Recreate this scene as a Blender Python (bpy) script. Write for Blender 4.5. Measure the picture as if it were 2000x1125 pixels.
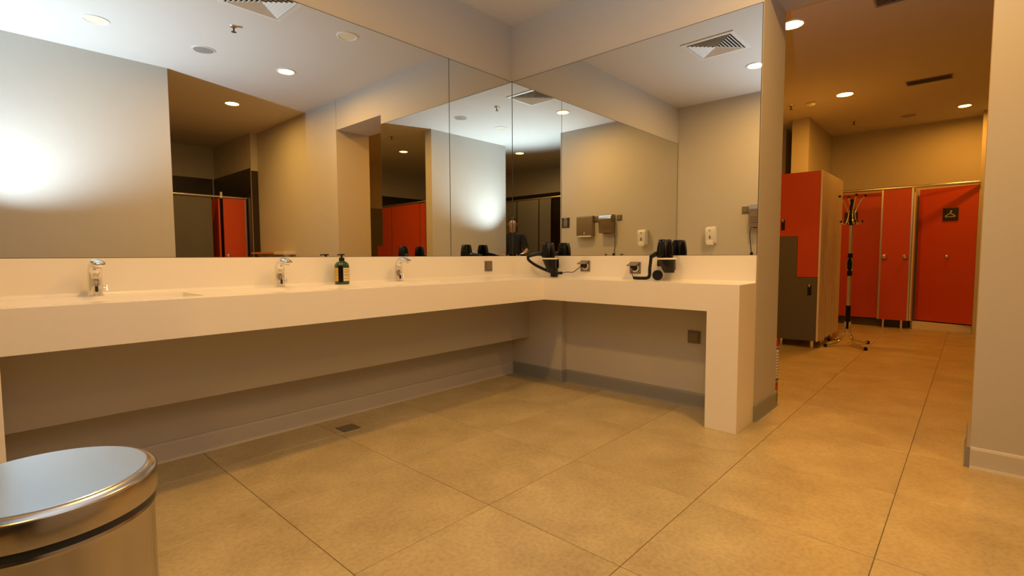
import bpy, bmesh, math, random
from mathutils import Vector, Matrix
random.seed(7)
for o in list(bpy.data.objects):
    bpy.data.objects.remove(o)
SC = bpy.context.scene
COL = SC.collection

# ------------------------------------------------------------------ camera
CAM = Vector((-3.2145, -2.9354, 1.0186))
psi, th, roll, FPX = .7417, .0639, -.0041, 982.75
cF = Vector((math.cos(psi)*math.cos(th), math.sin(psi)*math.cos(th), -math.sin(th)))
cR = Vector((math.sin(psi), -math.cos(psi), 0))
cU = cR.cross(cF)
cr, sr = math.cos(roll), math.sin(roll)
cR, cU = cr*cR + sr*cU, -sr*cR + cr*cU
cd = bpy.data.cameras.new('camera')
cam = bpy.data.objects.new('camera', cd)
COL.objects.link(cam)
cd.sensor_width = 36
cd.lens = FPX/2000*36
cd.clip_start = .02
cd.clip_end = 60
M = Matrix((cR, cU, -cF)).transposed().to_4x4()
M.translation = CAM
cam.matrix_world = M
SC.camera = cam

# ------------------------------------------------------------------ world, light, exposure
W = bpy.data.worlds.new('world')
SC.world = W
W.use_nodes = True
W.node_tree.nodes['Background'].inputs[0].default_value = (.01, .008, .006, 1)
W.node_tree.nodes['Background'].inputs[1].default_value = 1.0
vs = SC.view_settings
vs.view_transform = 'Standard'
vs.look = 'None'
vs.gamma = 1
vs.use_curve_mapping = False
vs.exposure = 0.0

WARM = (1.0, .53, .11)        # washroom downlights
ORNG = (1.0, .40, .045)        # changing room downlights
LAMP = 515.0
FLASH_POS = Vector((-3.23, -2.73, 1.07))
FLASH_AIM = FLASH_POS + Vector((.38, .10, .92))
FLASH_W = 350.0
def make_flash_light():
    d = bpy.data.lights.new('bounce_flash', 'SPOT')
    d.energy = FLASH_W
    d.color = (.62, .80, 1.0)
    d.spot_size = math.radians(110)
    d.spot_blend = .85
    d.shadow_soft_size = .025
    o = bpy.data.objects.new('bounce_flash', d)
    COL.objects.link(o)
    o.location = FLASH_POS
    o.rotation_euler = (FLASH_AIM - FLASH_POS).to_track_quat('-Z', 'Y').to_euler()
make_flash_light()

# ------------------------------------------------------------------ materials
MATS = {}
def mat(name, col, rough=.5, metal=0., bump=0., bscale=200., spec=.5, mottle=0., mscale=4., coat=0., emit=0., trans=0., col2=None):
    m = bpy.data.materials.new(name)
    m.use_nodes = True
    nt = m.node_tree
    b = nt.nodes['Principled BSDF']
    b.inputs['Base Color'].default_value = (*col, 1)
    b.inputs['Roughness'].default_value = rough
    b.inputs['Metallic'].default_value = metal
    b.inputs['Specular IOR Level'].default_value = spec
    b.inputs['Coat Weight'].default_value = coat
    b.inputs['Transmission Weight'].default_value = trans
    if emit:
        b.inputs['Emission Color'].default_value = (*(col2 or col), 1)
        b.inputs['Emission Strength'].default_value = emit
    tc = nt.nodes.new('ShaderNodeTexCoord')
    if bump:
        n = nt.nodes.new('ShaderNodeTexNoise')
        n.inputs['Scale'].default_value = bscale
        n.inputs['Detail'].default_value = 3
        bp = nt.nodes.new('ShaderNodeBump')
        bp.inputs['Strength'].default_value = bump
        bp.inputs['Distance'].default_value = .002
        nt.links.new(tc.outputs['Object'], n.inputs['Vector'])
        nt.links.new(n.outputs['Fac'], bp.inputs['Height'])
        nt.links.new(bp.outputs['Normal'], b.inputs['Normal'])
    if mottle:
        n = nt.nodes.new('ShaderNodeTexNoise')
        n.inputs['Scale'].default_value = mscale
        n.inputs['Detail'].default_value = 6
        n.inputs['Roughness'].default_value = .65
        geo = nt.nodes.new('ShaderNodeNewGeometry')
        nt.links.new(geo.outputs['Position'], n.inputs['Vector'])
        r = nt.nodes.new('ShaderNodeValToRGB')
        c2 = col2 or tuple(c*(1-mottle) for c in col)
        r.color_ramp.elements[0].position = .3
        r.color_ramp.elements[0].color = (*c2, 1)
        r.color_ramp.elements[1].position = .7
        r.color_ramp.elements[1].color = (*col, 1)
        nt.links.new(n.outputs['Fac'], r.inputs['Fac'])
        nt.links.new(r.outputs['Color'], b.inputs['Base Color'])
    MATS[name] = m
    return m
mat('paint', (.555, .52, .465), .62, bump=.25, bscale=260, mottle=.03, mscale=2)
mat('ceiling_paint', (.64, .61, .565), .8, bump=.1, bscale=300)
mat('solid_surface', (.87, .82, .73), .28, coat=.15)
mat('apron_board', (.47, .44, .40), .45)
mat('skirting', (.27, .27, .255), .45)
mat('skirting_pale', (.60, .56, .50), .5)
mat('chrome', (.82, .82, .82), .08, 1.)
mat('satin_chrome', (.70, .69, .67), .25, 1.)
mat('black_gloss', (.003, .003, .0035), .16, spec=.35)
mat('black_plastic', (.006, .006, .0065), .45, spec=.3)
mat('dark_slot', (.01, .01, .01), .6)
mat('orange_laminate', (.54, .062, .011), .42)
mat('grey_laminate', (.105, .10, .09), .4)
mat('pale_laminate', (.72, .64, .54), .45)
mat('print_brown', (.42, .22, .12), .5)
mat('dark_wall_tile', (.035, .022, .014), .3, mottle=.4, mscale=3)
mat('bronze_plastic', (.19, .155, .11), .38)
mat('bronze_dark', (.09, .07, .05), .38)
mat('white_plastic', (.80, .79, .75), .3)
mat('grille_grey', (.30, .29, .27), .5)
mat('vent_white', (.72, .70, .66), .45)
mat('brushed_bronze', (.34, .28, .22), .35, .8)
mat('lamp_off', (.80, .74, .55), .3)
mat('sign_plate', (.018, .018, .02), .4)
mat('sign_print', (.80, .78, .74), .5)
mat('red_paint', (.42, .012, .012), .25)
mat('label_white', (.75, .74, .72), .5)
mat('label_blue', (.06, .12, .35), .5)
mat('bottle_green', (.020, .060, .008), .10, coat=.5)
mat('label_cream', (.72, .62, .36), .5)
mat('label_yellow', (.70, .46, .06), .5)
mat('label_text', (.30, .17, .08), .6)
mat('grout', (.16, .12, .08), .8)
mat('wood_orange', (.60, .27, .09), .5)
mat('mirror_edge', (.05, .05, .04), .4)
mat('band_rubber', (.02, .025, .035), .35)
mat('skin', (.52, .29, .19), .55)
mat('hair', (.015, .011, .009), .6)
mat('shirt', (.012, .012, .014), .85)
mat('trousers', (.03, .04, .07), .85)
mat('shoe', (.05, .05, .05), .6)
mat('eye', (.8, .8, .78), .2)
mat('rubber', (.02, .02, .02), .7)
# floor tile: mottled warm stone, speckled
def tile_mat():
    m = mat('stone_tile', (.56, .47, .33), .36, bump=.12, bscale=90)
    nt = m.node_tree
    b = nt.nodes['Principled BSDF']
    g = nt.nodes.new('ShaderNodeNewGeometry')
    oi = nt.nodes.new('ShaderNodeObjectInfo')
    add = nt.nodes.new('ShaderNodeVectorMath'); add.operation = 'MULTIPLY_ADD'
    comb = nt.nodes.new('ShaderNodeCombineXYZ')
    for i in range(3):
        nt.links.new(oi.outputs['Random'], comb.inputs[i])
    add.inputs[1].default_value = (37, 53, 11)
    nt.links.new(comb.outputs[0], add.inputs[0])
    nt.links.new(g.outputs['Position'], add.inputs[2])
    n1 = nt.nodes.new('ShaderNodeTexNoise'); n1.inputs['Scale'].default_value = 3.2; n1.inputs['Detail'].default_value = 8; n1.inputs['Roughness'].default_value = .62
    n2 = nt.nodes.new('ShaderNodeTexNoise'); n2.inputs['Scale'].default_value = 60; n2.inputs['Detail'].default_value = 4
    for n in (n1, n2):
        nt.links.new(add.outputs[0], n.inputs['Vector'])
    r1 = nt.nodes.new('ShaderNodeValToRGB')
    r1.color_ramp.elements[0].position = .32; r1.color_ramp.elements[0].color = (.42, .325, .165, 1)
    r1.color_ramp.elements[1].position = .68; r1.color_ramp.elements[1].color = (.58, .465, .25, 1)
    r2 = nt.nodes.new('ShaderNodeValToRGB')
    r2.color_ramp.elements[0].position = .35; r2.color_ramp.elements[0].color = (.84, .84, .84, 1)
    r2.color_ramp.elements[1].position = .6; r2.color_ramp.elements[1].color = (1, 1, 1, 1)
    mx = nt.nodes.new('ShaderNodeMix'); mx.data_type = 'RGBA'; mx.blend_type = 'MULTIPLY'; mx.inputs[0].default_value = 1
    nt.links.new(n1.outputs['Fac'], r1.inputs['Fac']); nt.links.new(n2.outputs['Fac'], r2.inputs['Fac'])
    nt.links.new(r1.outputs['Color'], mx.inputs[6]); nt.links.new(r2.outputs['Color'], mx.inputs[7])
    nt.links.new(mx.outputs[2], b.inputs['Base Color'])
tile_mat()
def mirror_mat():
    m = bpy.data.materials.new('mirror_glass'); m.use_nodes = True
    nt = m.node_tree; nt.nodes.clear()
    g = nt.nodes.new('ShaderNodeBsdfGlossy'); g.inputs['Roughness'].default_value = 0
    g.inputs['Color'].default_value = (.85, .85, .79, 1)
    o = nt.nodes.new('ShaderNodeOutputMaterial')
    nt.links.new(g.outputs[0], o.inputs[0])
    MATS['mirror_glass'] = m
mirror_mat()
def steel_mat():
    m = mat('brushed_steel', (.50, .46, .42), .20, 1.)
    nt = m.node_tree; b = nt.nodes['Principled BSDF']
    b.inputs['Anisotropic'].default_value = .5
    tc = nt.nodes.new('ShaderNodeTexCoord'); mp = nt.nodes.new('ShaderNodeMapping')
    mp.inputs['Scale'].default_value = (3, 3, 300)
    n = nt.nodes.new('ShaderNodeTexNoise'); n.inputs['Scale'].default_value = 6
    bp = nt.nodes.new('ShaderNodeBump'); bp.inputs['Strength'].default_value = .05
    nt.links.new(tc.outputs['Object'], mp.inputs[0]); nt.links.new(mp.outputs[0], n.inputs['Vector'])
    nt.links.new(n.outputs['Fac'], bp.inputs['Height']); nt.links.new(bp.outputs[0], b.inputs['Normal'])
steel_mat()
mat('lid_steel_blue_reflection', (.50, .56, .64), .20, 1.)  # steel tinted blue to imitate the reflection of the flash-lit ceiling
def lamp_mat(name, c, s):
    m = bpy.data.materials.new(name); m.use_nodes = True
    nt = m.node_tree; nt.nodes.clear()
    e = nt.nodes.new('ShaderNodeEmission'); e.inputs[0].default_value = (*c, 1); e.inputs[1].default_value = s
    o = nt.nodes.new('ShaderNodeOutputMaterial'); nt.links.new(e.outputs[0], o.inputs[0])
    MATS[name] = m

# ------------------------------------------------------------------ helpers
def obj(name, bm, m, parent=None, smooth=False, label=None):
    me = bpy.data.meshes.new(name)
    bmesh.ops.recalc_face_normals(bm, faces=bm.faces)
    bm.to_mesh(me); bm.free()
    if smooth:
        for p in me.polygons:
            p.use_smooth = True
        try:
            me.set_sharp_from_angle(angle=math.radians(40))
        except Exception:
            pass
    me.materials.append(MATS[m])
    o = bpy.data.objects.new(name, me)
    COL.objects.link(o)
    if parent:
        o.parent = parent
        o.matrix_parent_inverse = Matrix.Translation(-parent.location) if False else Matrix()
        # meshes are written in world coordinates: undo the parent's transform
        o.matrix_parent_inverse = parent_world(parent).inverted()
    if label:
        o['label'] = label
    return o
def parent_world(p):
    if p.parent is None:
        return p.matrix_basis.copy()
    return parent_world(p.parent) @ p.matrix_parent_inverse @ p.matrix_basis
def tag(o, label, cat, group=None, kind=None):
    o['label'] = label; o['category'] = cat
    if group: o['group'] = group
    if kind: o['kind'] = kind
    return o
def thing(name, label, cat, loc=(0, 0, 0), group=None):
    o = bpy.data.objects.new(name, None); COL.objects.link(o)
    o.empty_display_size = .1
    o.location = loc
    return tag(o, label, cat, group)
def struct(name, bm, m, parent=None, smooth=False, label=None):
    o = obj(name, bm, m, parent, smooth)
    if not parent:
        o['kind'] = 'structure'
    if label: o['label'] = label
    return o
def box(bm, a, b, bev=0.):
    lo = [min(a[i], b[i]) for i in range(3)]; hi = [max(a[i], b[i]) for i in range(3)]
    vs_ = [bm.verts.new((x, y, z)) for x in (lo[0], hi[0]) for y in (lo[1], hi[1]) for z in (lo[2], hi[2])]
    f = [(0, 1, 3, 2), (4, 6, 7, 5), (0, 4, 5, 1), (2, 3, 7, 6), (0, 2, 6, 4), (1, 5, 7, 3)]
    fs = [bm.faces.new([vs_[i] for i in q]) for q in f]
    if bev:
        es = list({e for fa in fs for e in fa.edges})
        bmesh.ops.bevel(bm, geom=es, offset=bev, segments=2, affect='EDGES', profile=.6)
    return bm
def B(a, b, bev=0.):
    return box(bmesh.new(), a, b, bev)
def prism(bm, poly, axis, d0, d1):
    """poly: 2D points in the plane perpendicular to axis, extruded d0..d1"""
    def P(p, d):
        if axis == 'x': return (d, p[0], p[1])
        if axis == 'y': return (p[0], d, p[1])
        return (p[0], p[1], d)
    a = [bm.verts.new(P(p, d0)) for p in poly]; b = [bm.verts.new(P(p, d1)) for p in poly]
    bm.faces.new(a); bm.faces.new(b[::-1])
    n = len(poly)
    for i in range(n):
        bm.faces.new((a[i], a[(i+1) % n], b[(i+1) % n], b[i]))
    return bm
def lathe(bm, prof, c, n=32, axis=Vector((0, 0, 1)), cap=True):
    """prof: (radius, height) list, spun round axis through c"""
    axis = axis.normalized()
    t = Vector((1, 0, 0)) if abs(axis.x) < .9 else Vector((0, 1, 0))
    u = axis.cross(t).normalized(); v = axis.cross(u)
    c = Vector(c); rings = []
    for r, h in prof:
        if r < 1e-6:
            rings.append([bm.verts.new(c + axis*h)])
        else:
            rings.append([bm.verts.new(c + axis*h + (u*math.cos(2*math.pi*i/n) + v*math.sin(2*math.pi*i/n))*r) for i in range(n)])
    for A, Bq in zip(rings, rings[1:]):
        if len(A) == 1 and len(Bq) == 1: continue
        for i in range(n):
            j = (i+1) % n
            if len(A) == 1: bm.faces.new((A[0], Bq[j], Bq[i]))
            elif len(Bq) == 1: bm.faces.new((A[i], A[j], Bq[0]))
            else: bm.faces.new((A[i], A[j], Bq[j], Bq[i]))
    if cap:
        for rg in (rings[0], rings[-1]):
            if len(rg) > 2: bm.faces.new(rg)
    return bm
def tube(bm, pts, rad, n=10, ru=None, up=Vector((0, 0, 1)), cap=True):
    """sweep an ellipse (rad = side radius, ru = up radius; numbers or lists) along pts"""
    pts = [Vector(p) for p in pts]; N = len(pts)
    R = rad if isinstance(rad, (list, tuple)) else [rad]*N
    RU = R if ru is None else (ru if isinstance(ru, (list, tuple)) else [ru]*N)
    rings = []; prev = None
    for i, p in enumerate(pts):
        t = (pts[min(i+1, N-1)] - pts[max(i-1, 0)]).normalized()
        if prev is None:
            s = t.cross(up)
            if s.length < 1e-3: s = t.cross(Vector((0, 1, 0)))
            if s.length < 1e-3: s = t.cross(Vector((1, 0, 0)))
            s.normalize()
        else:
            s = (prev - t*prev.dot(t)).normalized()
        prev = s; w = s.cross(t)
        rings.append([bm.verts.new(p + s*R[i]*math.cos(2*math.pi*k/n) + w*RU[i]*math.sin(2*math.pi*k/n)) for k in range(n)])
    for A, Bq in zip(rings, rings[1:]):
        for k in range(n):
            j = (k+1) % n
            bm.faces.new((A[k], A[j], Bq[j], Bq[k]))
    if cap:
        bm.faces.new(rings[0]); bm.faces.new(rings[-1][::-1])
    return bm
def smooth_path(pts, k=8):
    pts = [Vector(p) for p in pts]; out = []
    P = [pts[0]*2-pts[1]] + pts + [pts[-1]*2-pts[-2]]
    for i in range(1, len(P)-2):
        for j in range(k):
            t = j/k
            a, b, c, d = P[i-1], P[i], P[i+1], P[i+2]
            out.append(.5*((2*b) + (c-a)*t + (2*a-5*b+4*c-d)*t*t + (3*b-a-3*c+d)*t**3))
    out.append(pts[-1])
    return out
def coil_path(pts, turns, rad, per=8):
    c = smooth_path(pts, 12); L = [0]
    for a, b in zip(c, c[1:]): L.append(L[-1] + (b-a).length)
    T = L[-1]; out = []; n = int(turns*per); prev = None; j = 0
    for i in range(n+1):
        s = T*i/n
        while j < len(L)-2 and L[j+1] < s: j += 1
        f = (s-L[j])/max(1e-9, L[j+1]-L[j]); p = c[j].lerp(c[j+1], f)
        t = (c[j+1]-c[j]).normalized()
        if prev is None: prev = t.cross(Vector((.3, .2, .9))).normalized()
        u = (prev - t*prev.dot(t)).normalized(); prev = u; v = t.cross(u)
        a = 2*math.pi*i/per
        out.append(p + (u*math.cos(a) + v*math.sin(a))*rad)
    return out
def rrect(w, h, r, n=5, cx=0, cy=0):
    P = []
    for qx, qy, a0 in ((1, 1, 0), (-1, 1, 90), (-1, -1, 180), (1, -1, 270)):
        for i in range(n+1):
            a = math.radians(a0 + 90*i/n)
            P.append((cx + qx*(w/2-r) + r*math.cos(a), cy + qy*(h/2-r) + r*math.sin(a)))
    return P
def copy_tree(o, delta, parent=None):
    c = o.copy(); COL.objects.link(c)
    if parent: c.parent = parent
    else: c.location = o.location + Vector(delta)
    for ch in [x for x in COL.objects if x.parent == o]:
        copy_tree(ch, delta, c)
    return c

# ------------------------------------------------------------------ measured layout (metres)
HC, HC2, LINT = 2.946, 2.79, 2.585
ZT, ZB = 2.482, 1.017
YE, YJ, TW = -1.981, -2.96, .46          # mirror wall end, far jamb of the doorway, wall thickness
XB = -3.25                               # back wall with the dispensers
YW = -3.22                               # wall opposite the basins

# floor: grout bed and separate stone tiles
bed = struct('floor', B((-5.75, -7.25, -.06), (6.0, .02, -.003)), 'grout')
PX, PY, X0, Y0 = .61, .61, -.585, -.90
def tile_mesh(x0, x1, y0, y1):
    g = .0012
    bm = bmesh.new()
    v = [(x0+g, y0+g), (x1-g, y0+g), (x1-g, y1-g), (x0+g, y1-g)]
    b = .0012
    lo = [bm.verts.new((*p, -.0035)) for p in v]
    mid = [bm.verts.new((*p, -b)) for p in v]
    ins = [(v[0][0]+b, v[0][1]+b), (v[1][0]-b, v[1][1]+b), (v[2][0]-b, v[2][1]-b), (v[3][0]+b, v[3][1]-b)]
    top = [bm.verts.new((*p, 0)) for p in ins]
    for A, Bq in ((lo, mid), (mid, top)):
        for i in range(4):
            bm.faces.new((A[i], A[(i+1) % 4], Bq[(i+1) % 4], Bq[i]))
    bm.faces.new(top); bm.faces.new(lo[::-1])
    return bm
full = None
ix0 = math.floor((-5.7-X0)/PX); ix1 = math.ceil((5.9-X0)/PX)
iy0 = math.floor((-7.2-Y0)/PY); iy1 = math.ceil((0-Y0)/PY)
for i in range(ix0, ix1):
    for j in range(iy0, iy1):
        x0, x1 = max(X0+i*PX, -5.7), min(X0+(i+1)*PX, 5.9)
        y0, y1 = max(Y0+j*PY, -7.2), min(Y0+(j+1)*PY, 0)
        if x1-x0 < .02 or y1-y0 < .02: continue
        whole = abs(x1-x0-PX) < 1e-6 and abs(y1-y0-PY) < 1e-6
        if x0 > .46 and y1 < -5.75: continue
        if whole:
            if full is None:
                full = obj('floor_tile', tile_mesh(0, PX, 0, PY), 'stone_tile', bed)
                full.location = (x0, y0, 0)
            else:
                c = full.copy(); COL.objects.link(c); c.location = (x0, y0, 0)
        else:
            obj('floor_tile', tile_mesh(x0, x1, y0, y1), 'stone_tile', bed)

# ceilings
struct('ceiling', B((-5.75, -7.25, HC), (.06, .1, HC+.08)), 'ceiling_paint')
struct('ceiling', B((.06, -5.8, HC2), (6.0, .1, HC2+.2)), 'ceiling_paint')

# walls
struct('wall_left', B((-3.35, .006, 0), (.5, .14, HC)), 'paint')
bm = B((.06, YE, 0), (TW, .006, HC))
box(bm, (.006, YE, .69), (.06, .006, HC))
box(bm, (.0, -.53, 0), (.06, .006, .69))
box(bm, (.006, YE, 0), (.06, YE+.05, .69))
struct('wall_right', bm, 'paint')
struct('wall_lintel', B((.006, YJ, LINT), (TW, YE, HC)), 'paint')
struct('wall_right', B((0, -7.25, 0), (TW, YJ, HC)), 'paint')
bm = B((-.1, -7.25, 0), (0, -5.42, HC))
struct('wall_column', bm, 'paint')
struct('wall_back', B((XB-.1, -1.935, 0), (XB, .006, HC)), 'paint')
struct('wall_opposite', B((-3.35, YW-.15, 0), (-1.70, YW, HC)), 'paint')
struct('wall_south', B((-5.75, -7.25, 0), (0, -7.12, HC)), 'paint')
struct('wall_west', B((-5.75, -7.25, 0), (-5.62, .1, HC)), 'paint')
struct('wall_north', B((-5.75, -1.2, 0), (-3.35, -1.08, HC)), 'paint')
# changing room
struct('wall_far', B((5.72, -5.8, 0), (5.86, -1.1, HC2)), 'paint')
struct('wall_far_corner', B((4.80, -.9, 0), (5.86, .1, HC2)), 'paint')
struct('wall_far_partition', B((4.28, -1.30, 0), (5.73, -1.10, HC2)), 'paint')
struct('wall_far_column', B((5.42, -5.75, 0), (5.72, -2.955, HC2)), 'paint')
struct('wall_changing_south', B((.46, -5.86, 0), (6.0, -5.74, HC2)), 'paint')
struct('wall_changing_north', B((.46, -.42, 0), (4.9, -.3, HC2)), 'paint')
# dark tiled lower walls in the toilet area (tiles as pieces)
def tiled(name, a, b, axis, pw=.6, ph=.3):
    base = struct(name, B(a, b), 'grout')
    lo = [min(a[i], b[i]) for i in range(3)]; hi = [max(a[i], b[i]) for i in range(3)]
    return base
def wall_tiles(name, plane, c, u0, u1, z1, sign, pw=.6, ph=.4):
    """panel of separate tiles on plane x=c or y=c between u0..u1 up to z1, facing sign"""
    t = .012
    if plane == 'x': base = B((c, u0, 0), (c+sign*.004, u1, z1))
    else: base = B((u0, c, 0), (u1, c+sign*.004, z1))
    p = struct(name, base, 'grout')
    n = max(1, round((u1-u0)/pw)); w = (u1-u0)/n; m = max(1, round(z1/ph)); h = z1/m
    first = None
    for i in range(n):
        for j in range(m):
            a0, a1, b0, b1 = u0+i*w+.0015, u0+(i+1)*w-.0015, j*h+.0015, (j+1)*h-.0015
            if first is None:
                if plane == 'x': bmm = B((c+sign*.003, a0, b0), (c+sign*t, a1, b1))
                else: bmm = B((a0, c+sign*.003, b0), (a1, c+sign*t, b1))
                first = obj('wall_tile', bmm, 'dark_wall_tile', p)
            else:
                q = first.copy(); COL.objects.link(q)
                q.location = (0, i*w, j*h) if plane == 'x' else (i*w, 0, j*h)
    return p
wall_tiles('trim_1', 'x', -.1, -7.1, -5.44, 2.40, -1)
wall_tiles('trim_2', 'y', -5.42, -.1, -.005, 2.36, 1, pw=.1)
wall_tiles('trim_3', 'x', -5.62, -7.1, -3.3, 2.40, 1)
wall_tiles('trim_4', 'y', -7.12, -5.6, -.13, 2.40, 1)

# skirtings
def skirt(name, p0, p1, nrm, m='skirting', h=.10, t=.012):
    """coved skirting from p0 to p1 (2D), sticking out along nrm"""
    bm = bmesh.new(); prof = [(0, 0), (t+.006, 0), (t+.001, .012), (t, .03), (t, h-.012), (t-.004, h-.002), (0, h)]
    A = [bm.verts.new((p0[0]+nrm[0]*d, p0[1]+nrm[1]*d, z)) for d, z in prof]
    C = [bm.verts.new((p1[0]+nrm[0]*d, p1[1]+nrm[1]*d, z)) for d, z in prof]
    bm.faces.new(A); bm.faces.new(C[::-1])
    for i in range(len(prof)):
        j = (i+1) % len(prof); bm.faces.new((A[i], A[j], C[j], C[i]))
    return struct(name, bm, m)
skirt('baseboard_left', (-3.15, .006), (0, .006), (0, -1), 'skirting_pale', t=.016)
skirt('baseboard_corner', (0, .0), (0, -.53), (-1, 0))
skirt('baseboard_corner', (-.012, -.53), (.06, -.53), (0, -1))
skirt('baseboard_right', (.06, -.53), (.06, -1.93), (-1, 0))
skirt('baseboard_doorway', (.0, YE), (TW+.012, YE), (0, -1))
skirt('baseboard_doorway', (TW, YE-.012), (TW, -.42), (1, 0))
skirt('baseboard_doorway', (-.012, YJ), (TW, YJ), (0, 1), t=.016)
skirt('baseboard_doorway', (0, YJ-.0), (0, -5.3), (-1, 0), 'skirting_pale')
skirt('baseboard_back', (XB, -.1), (XB, -1.935), (1, 0))
skirt('baseboard_opposite', (-3.35, YW), (-1.70, YW), (0, 1))
skirt('baseboard_far', (5.72, -1.30), (5.72, -2.955), (-1, 0), 'skirting_pale', t=.02)

# ------------------------------------------------------------------ mirrors
def mirror(label, a, b):
    t = thing('wall_mirror', label, 'mirror', ((a[0]+b[0])/2, (a[1]+b[1])/2, ZB))
    obj('glass', B(a, b), 'mirror_glass', t)
    e = bmesh.new(); s = .0025
    alongx = abs(a[0]-b[0]) > abs(a[1]-b[1])
    if alongx:
        for z in (a[2], b[2]): box(e, (a[0], -.0008, z-s/2), (b[0], .0055, z+s/2))
        for x in (a[0], b[0]): box(e, (x-s/2, -.0008, a[2]), (x+s/2, .0055, b[2]))
    else:
        for z in (a[2], b[2]): box(e, (-.0008, a[1], z-s/2), (.0055, b[1], z+s/2))
        for y in (a[1], b[1]): box(e, (-.0008, y-s/2, a[2]), (.0055, y+s/2, b[2]))
    obj('edge', e, 'mirror_edge', t)
    return t
mirror('long frameless mirror above the basins, reaching to the picture\'s left edge', (XB+.01, 0, ZB), (-.6985, .0055, ZT))
mirror('narrow frameless mirror pane in the corner beside the long mirror', (-.696, 0, ZB), (-.002, .0055, ZT))
mirror('frameless mirror on the hair dryer wall, right of the corner', (0, YE+.004, ZB), (.0055, -.002, ZT))

# ------------------------------------------------------------------ counter
ZC, HF, DA, DBx, LEG = .85, .158, .580, .2955, .1815
van = thing('vanity_counter', 'L shaped cream solid surface counter with three sunk basins and block legs', 'counter', (-1.6, -.3, 0))
basins = [(-3.140, -2.500), (-2.340, -1.700), (-1.556, -.916)]
BY0, BY1 = -.455, -.135
bm = bmesh.new()
def quad(bm, *p): bm.faces.new([bm.verts.new(q) for q in p])
xs = [-3.25] + [v for b in basins for v in b] + [-DBx]
ys = [-DA, BY0, BY1, 0]
for i in range(len(xs)-1):
    for j in range(3):
        if j == 1 and (xs[i], xs[i+1]) in basins: continue
        quad(bm, (xs[i], ys[j], ZC), (xs[i+1], ys[j], ZC), (xs[i+1], ys[j+1], ZC), (xs[i], ys[j+1], ZC))
quad(bm, (-DBx, -DA, ZC), (0, -DA, ZC), (0, 0, ZC), (-DBx, 0, ZC))
quad(bm, (-DBx, YE, ZC), (0, YE, ZC), (0, -DA, ZC), (-DBx, -DA, ZC))
zu = ZC-HF
quad(bm, (-3.25, -DA, zu), (-3.25, 0, zu), (-DBx, 0, zu), (-DBx, -DA, zu))
quad(bm, (-DBx, YE, zu), (-DBx, 0, zu), (0, 0, zu), (0, YE, zu))
quad(bm, (-3.25, -DA, zu), (-DBx, -DA, zu), (-DBx, -DA, ZC), (-3.25, -DA, ZC))
quad(bm, (-DBx, -DA, zu), (-DBx, YE, zu), (-DBx, YE, ZC), (-DBx, -DA, ZC))
quad(bm, (-DBx, YE, zu), (0, YE, zu), (0, YE, ZC), (-DBx, YE, ZC))
quad(bm, (-3.25, -DA, zu), (-3.25, -DA, ZC), (-3.25, 0, ZC), (-3.25, 0, zu))
quad(bm, (-3.25, 0, zu), (-3.25, 0, ZC), (0, 0, ZC), (0, 0, zu))
quad(bm, (0, 0, zu), (0, 0, ZC), (0, YE, ZC), (0, YE, zu))
bmesh.ops.remove_doubles(bm, verts=bm.verts, dist=1e-5)
obj('worktop', bm, 'solid_surface', van)
for x0, x1 in basins:
    bm = bmesh.new()
    T = [(x0, BY0), (x1, BY0), (x1, BY1), (x0, BY1)]
    Lo = [(x0+.012, BY0+.012), (x1-.012, BY0+.012), (x1-.012, BY1-.012), (x0+.012, BY1-.012)]
    zt = [ZC]*4; zl = [.775, .775, .80, .80]
    a = [bm.verts.new((*T[i], zt[i])) for i in range(4)]; b = [bm.verts.new((*Lo[i], zl[i])) for i in range(4)]
    for i in range(4): bm.faces.new((a[i], b[i], b[(i+1) % 4], a[(i+1) % 4]))
    bm.faces.new(b)
    bas = obj('basin', bm, 'solid_surface', van)
    bm = lathe(bmesh.new(), [(0, .002), (.022, .002), (.024, 0)], ((x0+x1)/2, BY0+.10, .7815), 20)
    obj('waste', bm, 'chrome', bas, True)
bm = box(bmesh.new(), (-DBx, YE, 0), (0, YE+LEG, zu+.001), .002)
obj('leg', bm, 'solid_surface', van)
bm = box(bmesh.new(), (-3.249, -DA, 0), (-3.147, 0, zu+.001), .002)
obj('leg', bm, 'solid_surface', van)
obj('backsplash', B((-3.249, -.012, ZC), (-.0, .0055, ZB-.0012), .0), 'solid_surface', van)
obj('backsplash', B((-.012, YE+.001, ZC), (.0055, -.012, ZB-.0012), .0), 'solid_surface', van)
# coved joints of the backsplash
bm = bmesh.new()
prism(bm, [(-.012, ZC), (-.024, ZC), (-.0185, ZC+.0015), (-.0135, ZC+.0065), (-.012, ZC+.012)], 'x', -3.24, -.012)
prism(bm, [(-.012, ZC), (-.024, ZC), (-.0185, ZC+.0015), (-.0135, ZC+.0065), (-.012, ZC+.012)], 'y', YE+.002, -.012)
obj('cove', bm, 'solid_surface', van, True)
obj('apron_panel', B((-3.147, -.182, .332), (0, -.16, zu)), 'apron_board', van, label='long pipe cover panel under the basins')

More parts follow.
